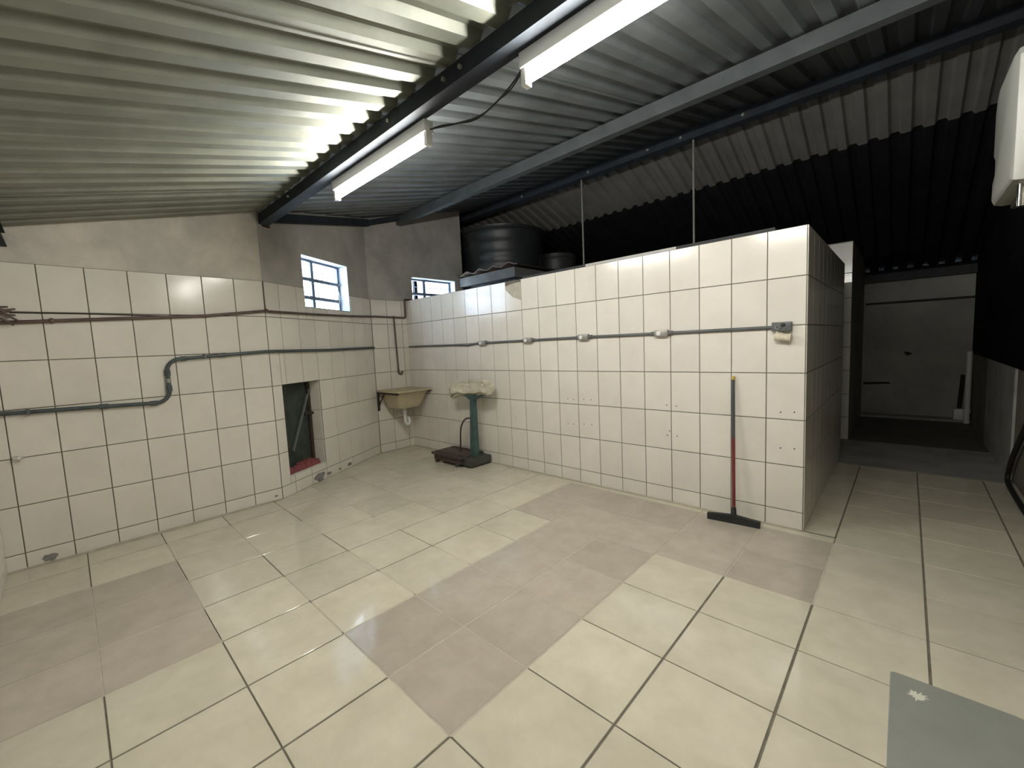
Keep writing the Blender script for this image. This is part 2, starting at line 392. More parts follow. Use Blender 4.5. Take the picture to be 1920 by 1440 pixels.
# corridor right wall: pale dado, black above
mb = MB(); mb.box(.79, .95, 3.32, 9.62, -.02, 1.06)
w = struct(mb, 'wall_right', 'brown_wall', 'low pale dado on the right side of the corridor')
MB().box(.772, .792, 6.05, 7.80, 0, 1.06).build('lit_dado_panel', 'plaster_right', w)  # stretch of dado made paler, brighter light put into its colour
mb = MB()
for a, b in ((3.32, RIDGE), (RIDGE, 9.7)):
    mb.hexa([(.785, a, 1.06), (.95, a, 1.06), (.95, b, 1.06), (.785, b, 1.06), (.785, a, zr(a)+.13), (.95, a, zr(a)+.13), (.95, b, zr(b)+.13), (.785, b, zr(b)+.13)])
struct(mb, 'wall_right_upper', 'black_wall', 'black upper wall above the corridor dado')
mb = MB(); mb.hexa([(.55, -.57, -.02), (.95, -.57, -.02), (.95, 3.32, -.02), (.55, 3.32, -.02), (.55, -.57, zroof(-.57)+.10), (.95, -.57, zroof(-.57)+.10), (.95, 3.32, zroof(3.32)+.10), (.55, 3.32, zroof(3.32)+.10)])
struct(mb, 'wall_right_front', 'brown_wall', 'near right wall just outside the picture on the right that carries the white dispenser')
w = struct(MB().box(-4.87, .55, -.57, -.42, -.02, zroof(-.42)+.08), 'wall_front', 'plaster_right', 'wall behind the viewer, its tiled edge at the far left of the picture')
WF = Plane((0, -.42, 0), (1, 0, 0), (0, 1, 0))
tile_wall(w, WF, [-4.70+.252*k for k in range(0, 5)], ZS)

# ---- floor
FX, FY, FS, PHI = .1213, 1.7728, .45, -.0047
cph, sph = math.cos(PHI), math.sin(PHI)
def fg(i, j): return Vector((FX+cph*i*FS-sph*j*FS, FY+sph*i*FS+cph*j*FS, 0))
flo = struct(MB().box(-6.9, .95, -.57, 9.8, -.12, -.005), 'floor', 'grout_floor', 'floor of glossy beige tiles with darker taupe tiles among them', 'floor')
taupe = set()
for j in range(-2, 4):
    taupe |= {(-5, j), (-4, j)}
for j in (2, 3): taupe |= {(-6, j), (-3, j), (-2, j)}
for j in (-4, -5): taupe |= {(-9, j), (-8, j), (-7, j)}
def clip(poly, p, n):
    out = []
    for k in range(len(poly)):
        a, b = poly[k], poly[(k+1) % len(poly)]; da, db = (a-p).dot(n), (b-p).dot(n)
        if da >= 0: out.append(a)
        if da*db < 0: out.append(a+(b-a)*(da/(da-db)))
    return out
FM = {}
def floor_tile(i, j):
    gx, gy = .010, .006
    p0, p1 = fg(i, j), fg(i+1, j+1); c = (p0+p1)/2
    if p0.y > 5.9: return
    ex = Vector((cph, sph, 0)); ey = Vector((-sph, cph, 0)); h = FS/2
    hx, hy = h-gx/2, h-gy/2
    n0 = [c-ex*hx-ey*hy, c+ex*hx-ey*hy, c+ex*hx+ey*hy, c-ex*hx+ey*hy]
    poly = [q.copy() for q in n0]
    if c.y < 1.43: poly = clip(poly, Vector((-4.715, 0, 0)), Vector((1, 0, 0)))
    else:
        poly = clip(poly, WA.p(0, 0, -.005), WA.n)
        if poly: poly = clip(poly, Vector((-5.605, 0, 0)), Vector((1, 0, 0)))
    if poly: poly = clip(poly, Vector((0, -.425, 0)), Vector((0, 1, 0)))
    if poly: poly = clip(poly, Vector((.56 if c.y < 3.2 else .80, 0, 0)), Vector((-1, 0, 0)))
    if poly: poly = clip(poly, Vector((0, 5.9, 0)), Vector((0, -1, 0)))
    if len(poly) < 3: return
    mname = 'taupe_tile' if (i, j) in taupe else 'floor_tile'
    pieces = [poly]
    if i <= -2 and p1.y > PY:
        pieces = [clip(poly, Vector((0, PY+.005, 0)), Vector((0, -1, 0)))]
        q = clip(poly, Vector((0, PY-.005, 0)), Vector((0, 1, 0)))
        if q: pieces.append(clip(q, Vector((-.522, 0, 0)), Vector((1, 0, 0))))
    for poly in pieces:
        if len(poly) < 3: continue
        same = len(poly) == 4 and all((a-b).length < 1e-6 for a, b in zip(poly, n0))
        if same:
            me = tile_mesh(FS-gx, FS-gy, .009, mname, .0018)
            o = bpy.data.objects.new('tile', me); mm = Matrix.Rotation(PHI, 4, 'Z'); mm.translation = c+Vector((0, 0, -.009)); o.matrix_basis = mm
        else:
            cc = sum(poly, Vector())/len(poly)
            mb = MB(); mb.prism([q-cc for q in poly], (0, 0, .009)); me = mb.mesh('tile'); me.materials.append(M[mname])
            o = bpy.data.objects.new('tile', me); o.location = cc+Vector((0, 0, -.009))
        COL.objects.link(o); o.parent = flo
        if mname == 'taupe_tile': o['label'] = 'taupe floor tile'
for i in range(-13, 2):
    for j in range(-5, 10): floor_tile(i, j)
# pale grout inside the taupe fields
def gro(i0, i1, j0, j1):
    e = .0; mb = MB(); P = [fg(i0, j0), fg(i1, j0), fg(i1, j1), fg(i0, j1)]
    P = clip(P, Vector((0, -.42, 0)), Vector((0, 1, 0)))
    mb.prism([q+Vector((0, 0, -.0049)) for q in P], (0, 0, .0035)); mb.build('pale_grout', 'grout_pale', flo)
def gpoly(i0, j0, i1, j1, w=.012):
    a, b = fg(i0, j0), fg(i1, j1); mb = MB(); mb.bar(a+Vector((0, 0, -.0032)), b+Vector((0, 0, -.0032)), w, .0035); mb.build('pale_grout', 'grout_pale', flo)
gro(-5, -3, -2, 4.2); gro(-6, -5, 2, 4.2); gro(-3, -1, 2, 4.2); gro(-9, -6, -4.9, -3)
for a in ((-5, -2, -5, 2), (-3, -2, -3, 2), (-5, -2, -3, -2), (-1, 2, -1, 4), (-3, 2, -1, 2), (-6, 2, -5, 2), (-6, 2, -6, 4.2), (-9, -3, -6, -3), (-6, -4.9, -6, -3), (-9, -4.9, -9, -3)): gpoly(*a)
# long joints along the left wall are half filled with pale mortar
for i in range(-10, -5):
    for j in range(-3, 5):
        if random.random() < .45: gpoly(i+.05, j, i+.95, j, .007)
# concrete beyond the tiles
MB().box(-.60, .80, 5.9, 7.25, -.006, .0).build('concrete_band', 'concrete', flo)
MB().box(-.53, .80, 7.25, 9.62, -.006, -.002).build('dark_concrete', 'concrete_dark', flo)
MB().box(-.52, .79, 9.36, 9.62, -.004, .035).build('low_step', 'concrete', flo)
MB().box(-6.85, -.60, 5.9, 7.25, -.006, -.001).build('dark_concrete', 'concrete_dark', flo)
# mortar fillets at the wall feet
tr = tag(MB().prism([(-5.6, PY-.012, 0), (-.525, PY-.012, 0), (-.525, PY-.026, 0), (-5.6, PY-.026, 0)], (0, 0, .010)).build('trim_1', 'grout_pale', atorigin=True), 'pale mortar fillet along the foot of the tiled partition', 'trim', kind='structure')
tr = tag(MB().prism([(-4.71, -.42, 0), (-4.71, 1.44, 0), (-4.69, 1.44, 0), (-4.665, .7, 0), (-4.675, 0, 0), (-4.68, -.42, 0)], (0, 0, .012)).build('trim_2', 'grout_pale', atorigin=True), 'pale mortar fillet along the foot of the left tiled wall', 'trim', kind='structure')

# ---- roof of trapezoid sheets
PITCHX, DEP = .18, .036
def sheet(parent, x0, n, ya, yb, zf, m, dz=0, th=.004):
    prof = []
    for k in range(n):
        b = x0+k*PITCHX
        prof += [(b, 0), (b+.075, 0), (b+.098, DEP), (b+.157, DEP)]
    prof += [(x0+n*PITCHX, 0), (x0+n*PITCHX+.02, 0)]
    mb = MB(); ys = [ya, yb]
    for d in (0, th):
        for yy in ys:
            for x, z in prof: mb.v.append(Vector((x, yy, zf(yy)+z+dz+d)))
    N = len(prof)
    for i in range(N-1):
        mb.f.append([i, i+1, N+i+1, N+i]); mb.f.append([2*N+i, 3*N+i, 3*N+i+1, 2*N+i+1])
        mb.f.append([i, 2*N+i, 2*N+i+1, i+1]); mb.f.append([N+i, N+i+1, 3*N+i+1, 3*N+i])
    mb.f.append([0, N, 3*N, 2*N]); mb.f.append([N-1, 3*N-1, 4*N-1, 2*N-1])
    return mb.build('roof_sheet', m, parent)
def roof(name, label, x0, x1, ya, yb, zf, m, dz=0):
    r = bpy.data.objects.new(name, None); COL.objects.link(r); ORI[r.name] = Vector((0, 0, 0)); tag(r, label, 'ceiling', kind='structure')
    x = x0; k = 0
    while x < x1:
        sheet(r, x, 6, ya, yb, zf, m, dz+.0045*(k % 2)); x += 6*PITCHX; k += 1
    return r
roof('ceiling', 'bright corrugated metal roof sheets over the left of the room', -4.98, .9, -.62, 1.475, zroof, 'roof')
roof('ceiling_middle', 'darker corrugated roof sheets rising from the lamp beam to the ridge', -7.1, .9, 1.40, RIDGE+.02, zroof, 'roof_old', .045)
roof('ceiling_rear', 'corrugated sheets just beyond the ridge', -7.1, .9, RIDGE-.02, 6.46, zrear, 'roof_rear', .045)
roof('ceiling_back', 'black corrugated sheets sloping down to the far wall', -7.1, .9, 6.40, 9.85, zrear, 'roof_black', .07)

# ================================================================== WINDOWS
def window(name, pl, H, label):
    r = bpy.data.objects.new(name, None); COL.objects.link(r); ORI[r.name] = Vector((0, 0, 0)); tag(r, label, 'window', kind='structure')
    u0, u1, z0, z1 = H; d = -.13
    def bx(nm, a, b, c, e, d0, d1, m):
        mb = MB(); mb.hexa([pl.p(a, c, d1), pl.p(b, c, d1), pl.p(b, c, d0), pl.p(a, c, d0), pl.p(a, e, d1), pl.p(b, e, d1), pl.p(b, e, d0), pl.p(a, e, d0)]); return mb.build(nm, m, r)
    # reveals, bluish skylight put into their colour
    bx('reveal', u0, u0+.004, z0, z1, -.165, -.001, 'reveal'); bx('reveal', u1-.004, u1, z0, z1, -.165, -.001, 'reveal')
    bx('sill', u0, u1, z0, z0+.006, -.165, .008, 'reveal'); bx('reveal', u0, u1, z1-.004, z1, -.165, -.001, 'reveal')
    fw = .034
    bx('stile', u0+.004, u0+.004+fw, z0+.006, z1-.004, d-.03, d, 'frame'); bx('stile', u1-.004-fw, u1-.004, z0+.006, z1-.004, d-.03, d, 'frame')
    bx('head_rail', u0+.03, u1-.03, z1-.03, z1-.004, d-.03, d, 'frame'); bx('bottom_rail', u0+.03, u1-.03, z0+.006, z0+.03, d-.03, d, 'frame')
    um = u0+.315
    bx('mullion', um-.023, um+.023, z0+.03, z1-.03, d-.03, d+.004, 'frame')
    zt = [z0+(z1-z0)*.235, z0+(z1-z0)*.60]
    for z in zt:
        bx('transom', um+.017, u1-.03, z-.02, z+.02, d-.03, d+.004, 'frame'); bx('transom', u0+.03, um-.017, z-.02, z+.02, d-.03, d+.004, 'frame')
    zz = [z0+.03]+zt+[z1-.03]
    for k in range(3):
        for a, b in ((u0+.03, um-.017), (um+.017, u1-.03)): bx('pane', a, b, zz[k]+.012, zz[k+1]-.012, d-.018, d-.014, 'glass')
    for k in range(8):
        u = u0+.06+k*(u1-u0-.12)/7; mb = MB(); mb.tube([pl.p(u, z0+.01, d-.055), pl.p(u, z1-.01, d-.055)], .0045, 6); mb.build('grille_bar', 'frame', r)
    for z in (z0+.09, z1-.12):
        mb = MB(); mb.tube([pl.p(u0, z, d-.055), pl.p(u1, z, d-.055)], .0045, 6); mb.build('grille_bar', 'frame', r)
    mb = MB(); mb.tube(smooth_path([pl.p(u1-.05, zt[0]-.03, d+.01), pl.p(u1-.05, zt[0]+.05, d+.03), pl.p(u1-.05, zt[0]+.13, d+.012)], 4), .006, 6); mb.build('window_handle', 'alu', r, 40)
    mb = MB(); mb.bbox(0, .03, 0, .02, 0, .03, .004); 
    mb.v = [pl.p(u1-.045+v.x, zt[1]-.015+v.z, d+v.y) for v in mb.v]; mb.build('window_latch', 'alu', r, 40)
    return r
window('window_1', WA, WIN1, 'small barred steel window in the angled wall above the hatch')
window('window_2', WR, WIN2, 'window partly hidden by the top of the tiled partition')

# ================================================================== HATCH (low door in the angled wall)
dr = bpy.data.objects.new('door_1', None); COL.objects.link(dr); ORI[dr.name] = Vector((0, 0, 0)); tag(dr, 'low dark green plank hatch with a grey diagonal bar', 'door', kind='structure')
n_pl = 5; pw = (.68-.0)/n_pl
for k in range(n_pl):
    a = .06+k*pw; mb = MB()
    mb.hexa([WA.p(a+.002, .17, -.152-.003*(k % 2)), WA.p(a+pw-.002, .17, -.152-.003*(k % 2)), WA.p(a+pw-.002, .17, -.185), WA.p(a+.002, .17, -.185),
             WA.p(a+.002, 1.2, -.152-.003*(k % 2)), WA.p(a+pw-.002, 1.2, -.152-.003*(k % 2)), WA.p(a+pw-.002, 1.2, -.185), WA.p(a+.002, 1.2, -.185)]); mb.build('plank', 'door_green', dr)
mb = MB(); mb.bar(WA.p(.345, .42, -.135), WA.p(.66, 1.06, -.135), .02, .022, WA.n); mb.build('diagonal_bar', 'bar_grey', dr)
mb = MB(); mb.hexa([WA.p(.635, .2, -.125), WA.p(.675, .2, -.125), WA.p(.675, .2, -.15), WA.p(.635, .2, -.15), WA.p(.635, 1.18, -.125), WA.p(.675, 1.18, -.125), WA.p(.675, 1.18, -.15), WA.p(.635, 1.18, -.15)]); mb.build('door_stile', 'rust', dr)
mb = MB(); mb.tube([WA.p(.57, .80, -.135), WA.p(.69, .80, -.12)], .018, 8); mb.build('bolt', 'rust', dr, 40)
mb = MB(); mb.tube([WA.p(.66, 1.07, -.145), WA.p(.66, 1.07, -.115)], .02, 10); mb.build('hinge_pin', 'bar_grey', dr, 40)
# pale sill of the hatch
mb = MB(); mb.hexa([WA.p(.125, .19, .004), WA.p(.693, .19, .004), WA.p(.693, .19, -.15), WA.p(.125, .19, -.15), WA.p(.125, .204, .004), WA.p(.693, .204, .004), WA.p(.693, .204, -.15), WA.p(.125, .204, -.15)]); mb.build('hatch_sill', 'chip', dr)
# pink rag lying on the sill
mb = MB(); NX, NY = 26, 12
for j in range(NY+1):
    for i in range(NX+1):
        u = .15+i/NX*.50; dd = -.02-j/NY*.105
        e = min(i, NX-i, j, NY-j)
        hgt = .207+(.0 if e == 0 else .028+.055*abs(noise.noise(Vector((i*.42, j*.5, 3.1))))+.022*noise.noise(Vector((i*.9, j*.9, 7))))
        hgt += 0 if e == 0 else .03*math.exp(-((i/NX-.6)**2)*14)
        mb.v.append(WA.p(u+.012*noise.noise(Vector((i, j, 1))), hgt, dd+.01*noise.noise(Vector((i*.6, j, 5)))))
for j in range(NY):
    for i in range(NX): mb.f.append([j*(NX+1)+i, j*(NX+1)+i+1, (j+1)*(NX+1)+i+1, (j+1)*(NX+1)+i])
tag(mb.build('cloth_rag', 'rag', smooth=60), 'crumpled pink rag lying on the sill of the low hatch', 'rag')
# mortar patch and chips at foot of the angled wall
wa = bpy.data.objects['wall_angled']
def blob(pl, u, z, rx, rz, m, parent, seed, name='mortar_stain', d=.010, h=.004):
    rnd = random.Random(seed); P = []
    for k in range(14):
        a = 2*math.pi*k/14; r = .7+.5*rnd.random(); P.append(pl.p(u+rx*r*math.cos(a), max(.002, z+rz*r*math.sin(a)), d-.002))
    mb = MB(); mb.prism(P, pl.n*h); return mb.build(name, m, parent)
blob(WA, .56, .055, .09, .055, 'stain', wa, 1); blob(WA, .72, .05, .04, .02, 'stain', wa, 2); blob(WA, 1.12, .05, .05, .02, 'stain', wa, 3); blob(WA, .93, .045, .03, .012, 'stain', wa, 4)
wl = bpy.data.objects['wall_left']
blob(WL, -.20, .045, .04, .03, 'stain', wl, 6); blob(WL, 1.38, .05, .02, .01, 'stain', wl, 7)
# drill holes and paint flecks on the partition
wp = bpy.data.objects['wall_partition']
for (x, y) in ((1463.5, 773), (1489.5, 773), (1463.5, 840), (1489.5, 841.5), (1250, 759.5), (1268, 761.5), (1251.5, 816), (1269.5, 818), (1255.5, 808), (1064.5, 747.5), (1075.5, 749), (1094.5, 748.5), (1108.5, 749.5), (1065, 794.5), (1076, 795), (1095, 795), (1109.5, 796), (964.5, 739), (966, 783)):
    u, z = WP.hit(x, y, .009); mb = MB(); mb.tube([WP.p(u, z, .006), WP.p(u, z, .0096)], .0055, 8); mb.build('drill_hole', 'hole', wp)
for k, (x, y, rx, rz) in enumerate(((1210, 643, .007, .013), (1301, 638, .006, .008), (1296, 711, .003, .02))):
    u, z = WP.hit(x, y, .009); blob(WP, u, z, rx, rz, 'paintgreen', wp, 20+k, 'paint_fleck', .0085, .0012)
for k, (x, y, rx, rz) in enumerate(((1203, 920, .035, .012), (1209, 926, .012, .02))):
    u, z = WP.hit(x, y, .009); blob(WP, u, z, rx, rz, 'stain', wp, 30+k, 'chip', .0085, .0015)

# ================================================================== BEAMS
def channel(name, x0, x1, y0, y1, z0, z1, m, label, open_side=1, t=.006):
    mb = MB()
    if open_side > 0: mb.box(x0, x1, y0, y0+t, z0, z1)
    else: mb.box(x0, x1, y1-t, y1, z0, z1)
    mb.box(x0, x1, y0+(t if open_side > 0 else 0), y1-(0 if open_side > 0 else t), z0, z0+t); mb.box(x0, x1, y0+(t if open_side > 0 else 0), y1-(0 if open_side > 0 else t), z1-t, z1)
    o = thing(name, ((x0+x1)/2, (y0+y1)/2, z0), label, 'beam')
    mb.build('channel', m, o); return o
BZ = 2.803
b1 = channel('roof_beam', -4.80, .55, 1.465, 1.56, BZ, 2.893, 'steel', 'dark steel beam that carries the two tube lights')
mb = MB(); mb.tube([(-4.80, 1.512, BZ-.035), (-4.80, 1.512, BZ+.001)], .028, 12); mb.build('anchor_bolt', 'rust', b1, 40)
mb = MB(); mb.box(-4.86, -4.74, 1.45, 1.575, BZ-.012, BZ); mb.build('end_plate', 'rust', b1)
for x in (-3.9, -1.62, -1.75, -2.28, -.9):
    mb = MB(); mb.tube([(x, 1.452, BZ+.045), (x, 1.467, BZ+.045)], .011, 8); mb.build('bolt_head', 'alu', b1, 40)
b2 = channel('roof_beam', -5.6, .785, 3.60, 3.68, zroof(3.6)-.085, zroof(3.6)+.03, 'steel_grey', 'grey steel purlin under the roof just above the partition')
b3 = channel('roof_beam', -6.85, .785, 5.12, 5.24, 3.745, zroof(5.12)+.03, 'steel', 'dark steel ridge beam behind the partition')
for x in (-4.4, -3.2, -2.35, -1.95, -1.3):
    mb = MB(); mb.tube([(x, 5.105, 3.79), (x, 5.122, 3.79)], .016, 8); mb.build('bolt_head', 'alu', b3, 40)
b0 = channel('roof_beam', -4.71, .55, -.29, -.185, 2.35, 2.452, 'steel', 'dark steel beam end at the far left edge under the roof')
b4 = thing('roof_rafter', (-5.1, 2.4, 2.9), 'dark sloping steel rafter along the top of the angled wall', 'beam')
p, q = WA.p(.10, 0, .05), WA.p(LEN2+.02, 0, .05)
mb = MB(); mb.bar((p.x, p.y, zroof(p.y)-.045), (q.x, q.y, zroof(q.y)-.02), .07, .09); mb.build('channel', 'steel', b4)
q2 = Vector((-5.53, 3.9, 0)); mb = MB(); mb.bar((q.x, q.y, zroof(q.y)-.02), (q2.x, q2.y, zroof(q2.y)+.02), .07, .07); mb.build('rafter_tail', 'steel', b4)
for k, (px, lab) in enumerate(((1090, 'thin rod hanging from the ridge beam beside the water tanks'), (1300, 'thin rod hanging from the ridge beam over the middle of the partition'))):
    a = onY(px, 330 if k == 0 else 262, 5.18); mb = MB(); mb.tube([(a.x, 5.18, 2.19), (a.x, 5.18, 3.752)], .012, 8)
    tag(mb.build('hanging_rod', 'rod', smooth=40), lab, 'rod', 'rods from the ridge beam')
b5 = channel('roof_beam', -.519, .785, 9.50, 9.60, 2.28, 2.41, 'wood_dark', 'dark beam across the top of the far corridor wall')
# ================================================================== TUBE LIGHTS
def tube_light(x0, x1, label):
    yc = 1.575; r = thing('tube_light', ((x0+x1)/2, yc, 2.74), label, 'light', 'tube lights on the steel beam')
    MB().bbox(x0, x1, yc-.032, yc+.032, 2.735, BZ, .006).build('housing', 'lamp_white', r, 40)
    for x in (x0, x1):
        s = 1 if x == x0 else -1
        MB().bbox(min(x, x+s*.03), max(x, x+s*.03), yc-.022, yc+.022, 2.662, 2.745, .006).build('lamp_holder', 'lamp_white', r, 40)
    mb = MB(); mb.tube([(x0+.028, yc, 2.69), (x1-.028, yc, 2.69)], .0165, 16); mb.build('tube', 'tube', r, 40)
    return r
tube_light(-3.25, -2.04, 'white tube light nearest the windows, complete in view')
tube_light(-1.315, .19, 'white tube light above, cut off by the top of the picture')  # unseen right end made longer to add light in the corridor
mb = MB(); P = smooth_path([(-2.035, 1.58, 2.75), (-1.85, 1.60, 2.715), (-1.65, 1.61, 2.685), (-1.5, 1.60, 2.70), (-1.38, 1.59, 2.735), (-1.318, 1.58, 2.765)], 6)
mb.tube(P, .0045, 8); mb.tube([p+Vector((0, .012, .006+.008*math.sin(k*.5))) for k, p in enumerate(P)], .0035, 8)
tag(mb.build('lamp_cable', 'rubber', smooth=40), 'black cable sagging between the two tube lights', 'cable')

# ================================================================== WATER TANKS AND SHELF
sh = thing('tank_shelf', (-4.92, 5.4, 2.19), 'concrete shelf topped with wavy fibre cement sheet under the big tank', 'shelf')
MB().box(-5.55, -4.285, 4.74, 6.25, 2.52, 2.665).build('slab', 'slab', sh)
MB().box(-5.45, -4.95, 4.9, 6.1, 2.19, 2.52).build('pier', 'wood_dark', sh); MB().box(-4.75, -4.45, 4.95, 6.1, 2.19, 2.52).build('pier', 'wood_dark', sh)
mb = MB(); n = 72; X0, X1 = -5.62, -4.18
for yy in (4.69, 6.25):
    for d in (0, .012):
        for k in range(n+1):
            x = X0+(X1-X0)*k/n; mb.v.append(Vector((x, yy, 2.705+.022*math.cos(k/n*2*math.pi*4.6)+d)))
R_ = n+1
for k in range(n):
    mb.f += [[k, k+1, 2*R_+k+1, 2*R_+k], [R_+k, 3*R_+k, 3*R_+k+1, R_+k+1], [k, R_+k, R_+k+1, k+1], [2*R_+k, 2*R_+k+1, 3*R_+k+1, 3*R_+k]]
mb.build('wavy_sheet', 'fibre', sh, 50)
def tank(c, R, H, m, label, nm='water_tank'):
    r = thing(nm, c, label, 'tank'); x, y, z = c
    prof = [(R*.86, 0), (R*.87, .03)]
    for k in range(1, 15):
        t = k/15; prof.append((R*(.87+.09*t)+(.012 if k % 4 == 2 else 0), .03+(H*.86-.03)*t))
    prof += [(R*.965, H*.86), (R, H*.87), (R, H*.91)]
    MB().lathe(c, prof, 40).build('tank_body', m, r, 40)
    MB().lathe((x, y, z+H*.905), [(R*1.015, 0), (R*1.02, .02), (R*.93, .045), (R*.5, .085), (R*.12, .095), (R*.1, .095)], 40).build('tank_lid', m, r, 40)
    return r
tank((-5.40, 5.66, 2.739), .78, .80, 'tank', 'large round grey water tank on the wavy shelf')
tank((-5.07, 6.84, 2.19), .40, 1.08, 'tank_small', 'small round water tank behind and right of the big one')

# boards on top of the partition
pt = thing('top_board', (-1.9, PY+.06, 2.241), 'dark board lying along the top edge of the partition', 'board')
MB().box(-3.22, -.72, PY+.02, PY+.115, 2.243, 2.272).build('board', 'wood_dark', pt)
tag(MB().box(-2.36, -1.45, PY+.002, PY+.018, 2.2435, 2.268).build('pale_batten', 'wood_pale'), 'pale batten at the top edge of the partition', 'batten')

# ================================================================== PIPES
def pl_pts(pl, L, d): return [pl.p(u, z, d) for u, z in L]
ZC = .030
pr_ = thing('wall_pipe', (-4.71, .5, 1.15), 'grey green pipe with an S step on the left tiled wall', 'pipe')
rr = .016
pa = [WL.p(-.42, 1.168, ZC), WL.p(.196, 1.147, ZC), WL.p(.52, 1.133, ZC)]
cA = WL.p(.52, 1.233, ZC); Y_ = Vector((0, 1, 0)); Z_ = Vector((0, 0, 1))
pb = arc(cA, Y_, Z_, .10, -math.pi/2, 0, 6)
cB = WL.p(.72, 1.402, ZC)
pc = arc(cB, -Y_, Z_, .10, 0, math.pi/2, 6)
pd = [WL.p(1.03, 1.520, ZC), WL.p(1.40, 1.538, ZC), WA.p(.03, 1.539, ZC), WA.p(.9, 1.535, ZC), WA.p(LEN2-.005, 1.55, ZC)]
mb = MB(); mb.tube(pa+pb+pc+pd, rr, 12); mb.build('pipe', 'pipe_green', pr_, 60)
for a, b in ((WL.p(.17, 1.148, ZC), WL.p(.225, 1.146, ZC)), (WL.p(.48, 1.134, ZC), WL.p(.53, 1.133, ZC)), (WL.p(.62, 1.36, ZC), WL.p(.62, 1.41, ZC)), (WL.p(.62, 1.225, ZC), WL.p(.62, 1.275, ZC)), (WL.p(.72, 1.502, ZC), WL.p(.76, 1.504, ZC)), (WL.p(1.0, 1.519, ZC), WL.p(1.06, 1.5215, ZC))):
    mb = MB(); mb.tube([a, b], rr+.005, 12); mb.build('coupling', 'pipe_green', pr_, 40)
mb = MB(); mb.tube([WL.p(.62, 1.30, ZC), WL.p(.62, 1.335, ZC)], rr+.003, 12); mb.build('coupling', 'alu', pr_, 40)['label'] = 'bare metal sleeve'
for u, z in ((-.2, 1.16), (.9, 1.514)):
    mb = MB(); mb.box(-4.71+.004, -4.71+.05, u-.008, u+.008, z-.022, z+.022); mb.build('clip', 'conduit', pr_)
# brown water pipe
bp = thing('water_pipe', (-5.0, 2, 1.2), 'brown water pipe running below the windows down to a tap above the sink', 'pipe')
rb = .0135; D = .028
mb = MB(); mb.tube([WL.p(-.41, 1.80, D), WL.p(.181, 1.838, D), WL.p(.94, 1.884, D), WL.p(1.43, 1.942, D), WA.p(.05, 1.940, D), WA.p(.66, 1.952, D), WA.p(1.4, 1.972, D), WA.p(LEN2-.02, 1.992, D), WR.p(3.12, 1.995, D), WR.p(3.60, 1.985, D), WR.p(3.632, 1.99, D), WR.p(3.638, 2.03, D), WR.p(3.638, 2.262, D)], rb, 10); mb.build('pipe', 'pipe_brown', bp, 60)
mb = MB(); mb.tube([WR.p(3.638, 2.262, D), WR.p(3.70, 2.262, D), WR.p(3.78, 2.262, D)], rb, 10); mb.build('pipe', 'pipe_brown', bp, 60)
mb = MB(); mb.tube([WR.p(3.437, 1.985, D), WR.p(3.445, 1.6, D), WR.p(3.455, 1.20, D)], rb*.9, 10); mb.build('drop_pipe', 'pipe_brown', bp, 60)
mb = MB(); mb.tube(smooth_path([WR.p(3.455, 1.21, D), WR.p(3.457, 1.165, D), WR.p(3.47, 1.145, D+.02), WR.p(3.495, 1.15, D+.03), WR.p(3.50, 1.185, D+.03)], 4), .016, 10); mb.build('tap_elbow', 'pipe_brown', bp, 60)
for c in (WL.p(1.445, 1.948, D), WR.p(3.437, 1.99, D), WL.p(-.02, 1.826, D)):
    mb = MB(); bmm = bmesh.new(); bmesh.ops.create_icosphere(bmm, subdivisions=2, radius=.021)
    for v in bmm.verts: v.co += c
    mb.add_bm(bmm); mb.build('tee_joint', 'pipe_brown', bp, 60)
mb = MB(); mb.tube([WL.p(1.445, 1.952, .012), WL.p(1.443, 2.05, .012), WL.p(1.443, 2.24, .012)], .006, 8); mb.build('thin_riser', 'pipe_brown', bp, 40)
mb = MB(); mb.tube(smooth_path([WL.p(-.22, 1.883, .014), WL.p(.2, 1.884, .014), WL.p(.6, 1.878, .014), WL.p(.95, 1.872, .014)], 4), .0045, 6)
tag(mb.build('wall_wire', 'rust', smooth=40), 'thin dark wire along the brown pipe on the left wall', 'wire')
mb = MB()
for k in range(9):
    rnd = random.Random(k); P = [WL.p(-.30+rnd.uniform(-.02, .03), 1.875+rnd.uniform(-.03, .05), .05+rnd.random()*.03) for _ in range(3)]+[WL.p(-.21+rnd.uniform(-.03, .05), 1.87+rnd.uniform(-.09, .05), .05)]
    mb.tube(smooth_path(P, 4), .007, 6)
tag(mb.build('wire_bundle', 'pipe_brown', smooth=50), 'tangled reddish brown wire bundle at the left edge of the wall', 'wire')
hk = thing('wall_hook', WL.p(-.292, .82, .01), 'shiny metal hook low on the left tiled wall', 'hook')
mb = MB(); mb.tube([WL.p(-.292, .834, .005), WL.p(-.292, .834, .03)], .016, 10); mb.build('hook_plate', 'chrome', hk, 40)
mb = MB(); mb.tube(smooth_path([WL.p(-.30, .834, .03), WL.p(-.27, .832, .045), WL.p(-.25, .838, .045)], 4), .011, 8); mb.build('hook_arm', 'chrome', hk, 40)

